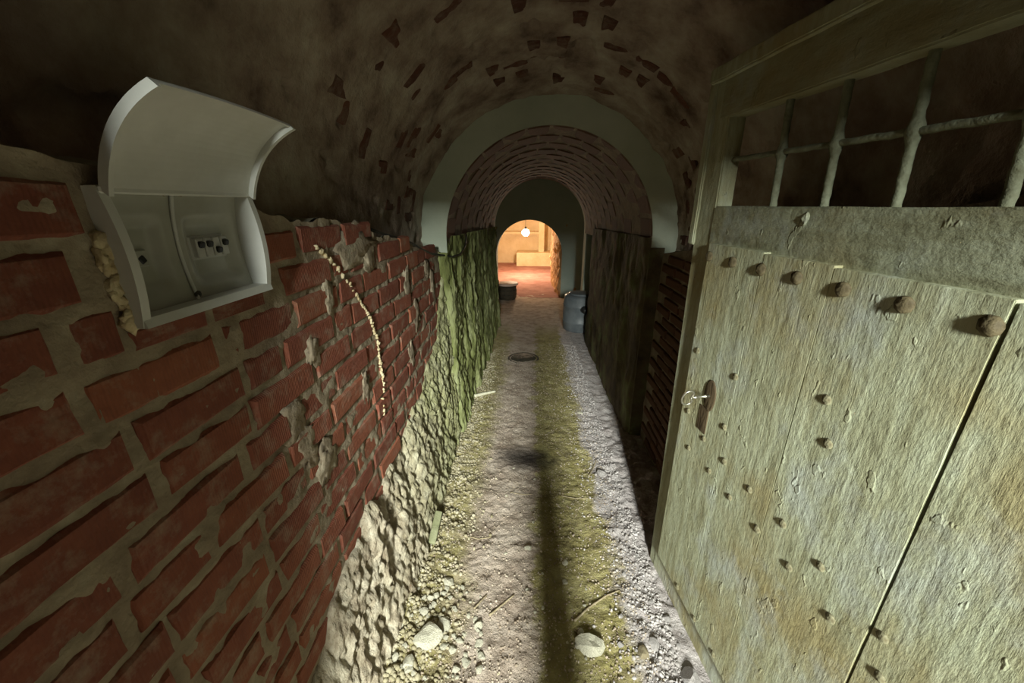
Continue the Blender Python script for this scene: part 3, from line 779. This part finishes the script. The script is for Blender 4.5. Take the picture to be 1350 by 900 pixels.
# recessed cover with a shallow vertical curve, divider ridge and two windows
XM = XL - 0.018
gy = np.linspace(Y0 + wt - .002, Y1 - wt + .002, 110); gz = np.linspace(Z0 + 0.008, Z1 - 0.008, 70)
A, Zg = np.meshgrid(gy, gz, indexing='ij')
u = (Zg - Z0) / (Z1 - Z0)
def troughs(yc, w, zc, h, d):
    return d * sstep(w, w * .55, np.abs(A - yc)) * sstep(h, h * .6, np.abs(Zg - zc))
ym = 0.634
XX = XM + 0.012 * (1 - 4 * u * (1 - u)) - troughs(0.565, 0.052, EYE - 0.075, 0.065, 0.014) - troughs(0.710, 0.062, EYE - 0.078, 0.065, 0.014)
cover = grid_obj('cover', np.stack([XX - ebox.location.x, A - ebox.location.y, Zg - ebox.location.z], 2), M['mask'], ebox)
pts = [ep(XM + 0.012 * (1 - 4 * v * (1 - v)) + 0.002, ym, Z0 + 0.008 + (Z1 - Z0 - .016) * v) for v in np.linspace(0, 1, 18)]
MB().tube(pts, 0.003, 6).build('divider_ridge', M['white'], ebox, True)
MB().lathe([(0.006, 0), (0.006, .003), (0.0, .004)], 12, Matrix.Translation(ep(XM + 0.010, ym + .002, Z0 + 0.022)) @ Matrix.Rotation(math.radians(90), 4, 'Y')).build('screw', M['iron'], ebox, True)
MB().box(ep(XM - 0.012, 0.572, EYE - 0.078), (0.008, 0.030, 0.026), None, 0.002).build('seal_plate', M['mask'], ebox)
MB().box(ep(XM - 0.009, 0.576, EYE - 0.080), (0.006, 0.013, 0.014), Matrix.Rotation(0.5, 3, 'X'), 0.003).build('seal_hole', M['black'], ebox)
bw = MB().box(ep(XM - 0.014, 0.710, EYE - 0.073), (0.008, 0.082, 0.042), None, 0.002).build('breaker_window', M['grey'], ebox)
for k in range(4):
    yb = 0.710 - 0.0285 + 0.019 * k
    br = MB().box((0, 0, 0), (0.016, 0.0165, 0.034), None, 0.0015).build('circuit_breaker', M['grey'], ebox); br.location = ep(XM - 0.008, yb, EYE - 0.073)
    br2 = MB().box((0.009, 0, 0.006 if k in (0, 1, 3) else -0.006), (0.010, 0.011, 0.011), Matrix.Rotation(0.3, 3, 'Y'), 0.002).build('lever', M['black'], br)
# lid: bowed panel with side flanges, hinged along the top edge
th = math.radians(41); LL = 0.162
hd = Vector((math.sin(th), 0, math.cos(th))); hb = Vector((-math.cos(th), 0, math.sin(th)))
hinge = Vector((bow(Z1) + 0.002, 0, Z1 - 0.004))
def lp(u, v, inn):
    y = Y0 + 0.004 + (Y1 - Y0 - 0.008) * v
    return EI @ (hinge + hd * (LL * u) + hb * (0.020 * 4 * u * (1 - u) + 0.010 * u * 4 * v * (1 - v) - inn) + Vector((0, y, 0)))
mb = MB(); NU, NV = 16, 14
top = [[mb.bm.verts.new(lp(i / NU, j / NV, 0)) for j in range(NV + 1)] for i in range(NU + 1)]
bot = [[mb.bm.verts.new(lp(i / NU, j / NV, 0.003)) for j in range(NV + 1)] for i in range(NU + 1)]
for i in range(NU):
    for j in range(NV):
        mb.bm.faces.new((top[i][j], top[i + 1][j], top[i + 1][j + 1], top[i][j + 1]))
        mb.bm.faces.new((bot[i][j], bot[i][j + 1], bot[i + 1][j + 1], bot[i + 1][j]))
for i in range(NU):
    mb.bm.faces.new((top[i][0], bot[i][0], bot[i + 1][0], top[i + 1][0])); mb.bm.faces.new((top[i][NV], top[i + 1][NV], bot[i + 1][NV], bot[i][NV]))
for j in range(NV):
    mb.bm.faces.new((top[0][j], top[0][j + 1], bot[0][j + 1], bot[0][j])); mb.bm.faces.new((top[NU][j], bot[NU][j], bot[NU][j + 1], top[NU][j + 1]))
lid = mb.build('lid', M['white'], ebox, False)
for v0, v1 in ((-0.002, 0.022), (0.978, 1.002)):
    prism([lp(i / NU, v0, 0.014) for i in range(NU + 1)] + [lp(i / NU, v0, -0.0005) for i in range(NU, -1, -1)],
          [lp(i / NU, v1, 0.014) for i in range(NU + 1)] + [lp(i / NU, v1, -0.0005) for i in range(NU, -1, -1)]).build('lid_flange', M['white'], lid)
mb = MB()
for j in range(NV):
    a, b = j / NV, (j + 1) / NV
    mb.hexa([lp(.975, a, 0.008), lp(1, a, 0.008), lp(1, a, 0), lp(.975, a, 0), lp(.975, b, 0.008), lp(1, b, 0.008), lp(1, b, 0), lp(.975, b, 0)])
mb.build('lid_lip', M['white'], lid)
mb = MB(); rr = random.Random(5)
for k in range(12):
    mb.blob(ep(XL + 0.001, Y0 - 0.001 + rr.uniform(-.006, .002), EYE - 0.045 - 0.115 * k / 11), (0.007, rr.uniform(.006, .013), rr.uniform(.010, .018)), k, 2, 0.6, 1.8)
mb.build('foam_seal', M['foam'], ebox, True)

# ---------------------------------------------------------------- cable along the spring of the vault
cp = [(-0.60, 1.45, -0.085), (-0.595, 1.62, -0.118), (-0.59, 1.82, -0.155), (-0.585, 2.0, -0.205), (-0.575, 2.2, -0.26), (-0.555, 2.42, -0.295), (-0.52, 2.52, -0.315), (-0.50, 2.7, -0.32), (-0.50, 2.9, -0.285), (-0.52, 3.1, -0.22)]
pts = []
for i in range(len(cp) - 1):
    for q in range(5):
        u = q / 5; pts.append(tuple(cp[i][k] + (cp[i + 1][k] - cp[i][k]) * u for k in range(3)))
pts.append(cp[-1])
pts = [(x, y, z + EYE) for x, y, z in pts]
cb = MB().tube(pts, 0.006, 8).build('electric_cable', M['cable'], None, True)
tag(cb, 'black cable sagging along the top of the left wall', 'cable')

# ---------------------------------------------------------------- rubble, sticks and gravel on the floor
def pix(x, y):           # a spot on the sloping floor given as the bearing it was measured under
    fwd = Vector((-math.sin(YAW) * math.cos(PIT), math.cos(YAW) * math.cos(PIT), -math.sin(PIT)))
    rt = Vector((math.cos(YAW), math.sin(YAW), 0)); up_ = rt.cross(fwd)
    d = fwd + rt * ((x - 675) / FPX) + up_ * ((450 - y) / FPX)
    t_ = -EYE / (d.z + 0.04 * d.y)
    return d.x * t_, d.y * t_
def fz(x, y): return float(fheight(np.array([x]), np.array([y]))[0])
def stone_mesh(seed, flat=0.6):
    mb = MB(); mb.blob((0, 0, 0), (1, 0.8, flat), seed, 2, 0.35, 1.1)
    r = random.Random(seed)
    for _ in range(5):       # chip flat facets
        n = Vector((r.uniform(-1, 1), r.uniform(-1, 1), r.uniform(-1, 1))).normalized(); d = r.uniform(.45, .62)
        for v in mb.bm.verts:
            e = v.co.dot(n) - d
            if e > 0: v.co -= n * e
    return mb.mesh('stone')
STM = [stone_mesh(k, 0.45 + 0.06 * (k % 5)) for k in range(10)]
for me in STM: me.materials.append(M['stone'])
def stone(px, py, size, k, label, group=None, rz=None, mat=None):
    x, y = pix(px, py)
    me = STM[k % 10]
    if mat: me = me.copy(); me.materials.clear(); me.materials.append(mat)
    o = bpy.data.objects.new('stone', me); COL.objects.link(o)
    o.location = (x, y, fz(x, y) + size * 0.18); o.scale = (size, size, size)
    o.rotation_euler = (0, 0, rz if rz is not None else k * 1.7)
    return tag(o, label, 'stone', group)
stone(565, 845, 0.061, 0, 'broad flat pale stone in the rubble beside the plinth', rz=0.3)
stone(585, 828, 0.041, 1, 'pale angular stone leaning over the broad flat stone by the plinth')
stone(590, 770, 0.030, 2, 'white stone by the green wooden slat')
stone(540, 882, 0.030, 3, 'thin pale stone chip against the foot of the plinth')
stone(697, 725, 0.022, 4, 'white stone alone in the middle of the trodden earth')
stone(745, 742, 0.020, 5, 'white stone on the dark strip of earth')
stone(745, 768, 0.016, 6, 'small chip below the white stone on the dark strip')
stone(775, 855, 0.057, 7, 'long buried grey stone at the edge of the moss', rz=0.2)
stone(765, 836, 0.019, 8, 'little round stone above the buried grey stone')
stone(912, 893, 0.043, 9, 'white block of stone under the door edge', mat=M['chalk'])
stone(862, 850, 0.030, 1, 'white stone in the chalky debris by the door', mat=M['chalk'])
stone(848, 865, 0.030, 3, 'dark striped clod in the chalky debris', mat=M['twig'])
stone(880, 815, 0.024, 4, 'small chalk stone beside the door edge', mat=M['chalk'])
stone(765, 545, 0.030, 6, 'white stone at the far end of the mossy strip')
stone(793, 625, 0.041, 2, 'chalky lump at the edge of the door shadow', mat=M['chalk'])
sr = random.Random(21)
for k in range(75):
    stone(sr.uniform(515, 635), sr.uniform(775, 898), 0.008 + 0.016 * sr.random() ** 2, k, 'small pale stone in the rubble heap beside the plinth', 'rubble heap stones')
for k in range(26):
    stone(sr.uniform(815, 905), sr.uniform(700, 890), sr.uniform(0.007, 0.014), k, 'small chalk stone in the white debris beside the door', 'chalk debris stones', mat=M['chalk'])
for k in range(34):
    stone(sr.uniform(600, 790), sr.uniform(560, 880), sr.uniform(0.006, 0.011), k, 'tiny pale stone scattered over the trodden earth', 'scattered path stones')

def stick(name, pp, r, mat, label, cat, group=None, lift=0.6):
    pts = []
    for (a, b) in pp:
        x, y = pix(a, b); pts.append((x, y, fz(x, y) + r * lift))
    fine = []
    for p, q in zip(pts, pts[1:]):
        for u in range(6): fine.append(tuple(p[k] + (q[k] - p[k]) * u / 6 for k in range(3)))
    fine.append(pts[-1])
    mean = sum(p[2] for p in fine) / len(fine); 
    fine = [(p[0], p[1], max(p[2] * .5 + (mean + (p[1] - sum(w[1] for w in fine) / len(fine)) * -.04) * .5, fz(p[0], p[1]) + r * .3)) for p in fine]
    n = len(fine)
    return tag(MB().tube(fine, [r * (1 - 0.35 * i / n) for i in range(n)], 7).build(name, mat, None, True), label, cat, group)
stick('twig', [(757, 822), (775, 803), (797, 788), (817, 779)], 0.0045, M['twig'], 'long bent twig lying across the moss strip', 'twig')
stick('twig', [(645, 813), (662, 799), (678, 785)], 0.0045, M['twig'], 'straight thick twig beside a shorter parallel one', 'twig')
stick('twig', [(625, 804), (634, 794), (642, 785)], 0.004, M['twig'], 'short pale twig next to the longer straight one', 'twig')
stick('twig', [(610, 708), (630, 711), (648, 709)], 0.003, M['twig'], 'thin curved twig level with the green slat', 'twig')
stick('twig', [(740, 654), (760, 656), (776, 657)], 0.003, M['twig'], 'thin straight twig crossing the moss below the dark patch', 'twig')
stick('twig', [(776, 628), (782, 616), (786, 606)], 0.004, M['twig'], 'short upright twig beside the chalky lump', 'twig')
stick('twig', [(757, 832), (775, 850), (788, 862)], 0.003, M['twig'], 'thin twig beside the buried grey stone', 'twig')
stick('twig', [(672, 650), (690, 653), (702, 652)], 0.0025, M['twig'], 'hair-thin twig on the bare earth below the dark patch', 'twig')
stick('white_stick', [(625, 525), (640, 521), (653, 518)], 0.016, M['pale_wood'], 'short bleached stick against the foot of the tunnel wall', 'stick', lift=0.9)
x, y = pix(575, 706)
sl = MB().box((0, 0, 0), (0.035, 0.16, 0.02), None, 0.003).build('wooden_slat', M['wood']); sl.location = (-0.455, 1.46, fz(-0.44, 1.44) + 0.045); sl.rotation_euler = (0.32, 0.35, 0.10)
tag(sl, 'flat greenish wooden slat leaning on the foot of the plinth', 'slat')
# iron cover in the floor
x, y = pix(690, 472)
dc = empty('drain_cover', (x, y, fz(x, y) - 0.01), 'dark domed iron cover set in the dirt floor', 'drain cover')
MB().lathe([(0.18, 0), (0.18, 0.014), (0.165, 0.020), (0.155, 0.014)], 28).build('rim', M['iron'], dc, True)
MB().lathe([(0.155, 0.006), (0.13, 0.022), (0.08, 0.034), (0, 0.040)], 28).build('dome', M['iron'], dc, True)

# gravel nobody could count
def pebbles(name, n, sampler, smin, smax, mat, seed):
    r = np.random.RandomState(seed)
    bm = bmesh.new(); bmesh.ops.create_icosphere(bm, subdivisions=1, radius=1); bm.verts.ensure_lookup_table()
    V0 = np.array([v.co[:] for v in bm.verts]); F0 = np.array([[v.index for v in f.verts] for f in bm.faces]); bm.free()
    x, y = sampler(r, n)
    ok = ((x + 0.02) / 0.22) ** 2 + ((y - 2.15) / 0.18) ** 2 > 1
    ok &= ((x + 0.09) / 0.2) ** 2 + ((y - 4.12) / 0.2) ** 2 > 1
    x, y = x[ok], y[ok]
    s = smin + (smax - smin) * r.rand(len(x)) ** 2.5
    z = fheight(x, y) + s * 0.05
    V = np.repeat(V0[None], len(x), 0) * (1 + 0.35 * (r.rand(len(x), len(V0), 1) - .5))
    V = V * (s[:, None] * (0.6 + 0.6 * r.rand(len(x), 3)))[:, None, :]
    V = V + np.stack([x, y, z], 1)[:, None, :]
    F = F0[None] + (np.arange(len(x)) * len(V0))[:, None, None]
    o = link(name, mesh_np(name, V.reshape(-1, 3), F.reshape(-1, 3)), mat)
    o['kind'] = 'stuff'
    return o
def s_left(r, n):
    y = 0.7 + 3.6 * r.rand(n) ** 1.7; x = -0.50 + np.abs(r.randn(n)) * (0.13 - 0.02 * y); return x, y
def s_mid(r, n):
    return r.uniform(-0.45, 0.5, n), 0.7 + 4.0 * r.rand(n) ** 1.6
def s_right(r, n):
    y = 0.7 + 4.0 * r.rand(n) ** 1.7; x = np.clip(0.56 - np.abs(r.randn(n)) * 0.10, 0.2, 0.7); return x, y
tag(pebbles('gravel', 6500, s_left, 0.002, 0.012, M['gravel'], 1), 'mossy gravel gathered along the foot of the left wall', 'gravel')
tag(pebbles('gravel', 12000, s_mid, 0.0018, 0.006, M['grit'], 2), 'fine grit scattered over the trodden earth floor', 'gravel')
tag(pebbles('gravel', 5000, s_right, 0.002, 0.009, M['chalk'], 3), 'chalky gravel along the door side of the floor', 'gravel')

# ---------------------------------------------------------------- things beyond the tunnel
cx, cyy = -0.50, 7.72; z0 = fz(cx, cyy)
ct = empty('cask_table', (cx, cyy, z0), 'low dark cask with a pale round top as a table', 'table')
MB().lathe([(0.0, 0), (0.165, 0), (0.185, 0.07), (0.192, 0.15), (0.185, 0.23), (0.168, 0.30), (0.0, 0.30)], 30).build('cask_body', M['cask'], ct, True)
for zz, rr_ in ((0.05, 0.184), (0.11, 0.193), (0.20, 0.192), (0.26, 0.182)):
    MB().lathe([(rr_ - .006, zz - .012), (rr_ + .003, zz - .012), (rr_ + .003, zz + .012), (rr_ - .006, zz + .012)], 30).build('hoop', M['iron'], ct, True)
MB().lathe([(0, 0.295), (0.215, 0.295), (0.22, 0.30), (0.22, 0.325), (0.21, 0.332), (0, 0.332)], 36).build('tabletop', M['cask_top'], ct, True)
dx, dy = 0.70, 5.42; z0 = fz(dx, dy)
dr = empty('plastic_drum', (dx, dy, z0), 'squat blue-grey drum behind the right tunnel wall', 'drum')
MB().lathe([(0, 0), (0.20, 0), (0.235, 0.03), (0.245, 0.14), (0.252, 0.15), (0.245, 0.16), (0.245, 0.37), (0.252, 0.38), (0.245, 0.39), (0.235, 0.50), (0.20, 0.53), (0, 0.53)], 36).build('drum_body', M['drum'], dr, True)
MB().lathe([(0.16, 0.525), (0.17, 0.53), (0.17, 0.545), (0.15, 0.55), (0, 0.55)], 30).build('drum_lid', M['drum'], dr, True)
MB().tube([(0.02, -0.22, 0.36), (0.03, -0.27, 0.36), (0.05, -0.31, 0.34)], [0.055, 0.05, 0.035], 12).build('drum_tap', M['black'], dr, True)

lx, ly, lz = -0.19, 10.4, EYE - 0.66
lamp = empty('hanging_bulb', (lx, ly, lz), 'bare glowing bulb hanging in the far cellar room', 'lamp')
MB().lathe([(0, -0.10), (0.05, -0.09), (0.085, -0.06), (0.10, -0.01), (0.09, 0.035), (0.05, 0.065), (0.02, 0.08)], 20).build('bulb', M['bulb'], lamp, True)
MB().lathe([(0.022, 0.075), (0.025, 0.08), (0.025, 0.13), (0.012, 0.14), (0.0, 0.14)], 16).build('socket', M['black'], lamp, True)
MB().tube([(0, 0, 0.13), (0, 0, EYE + 0.105 - lz)], 0.006, 8).build('flex', M['black'], lamp, True)
pl = bpy.data.lights.new('bulb_light', 'POINT'); pl.energy = 150; pl.color = (1.0, 0.80, 0.56); pl.shadow_soft_size = 0.06
po = bpy.data.objects.new('bulb_light', pl); po.parent = lamp; po.location = (0, 0, -0.22); COL.objects.link(po)
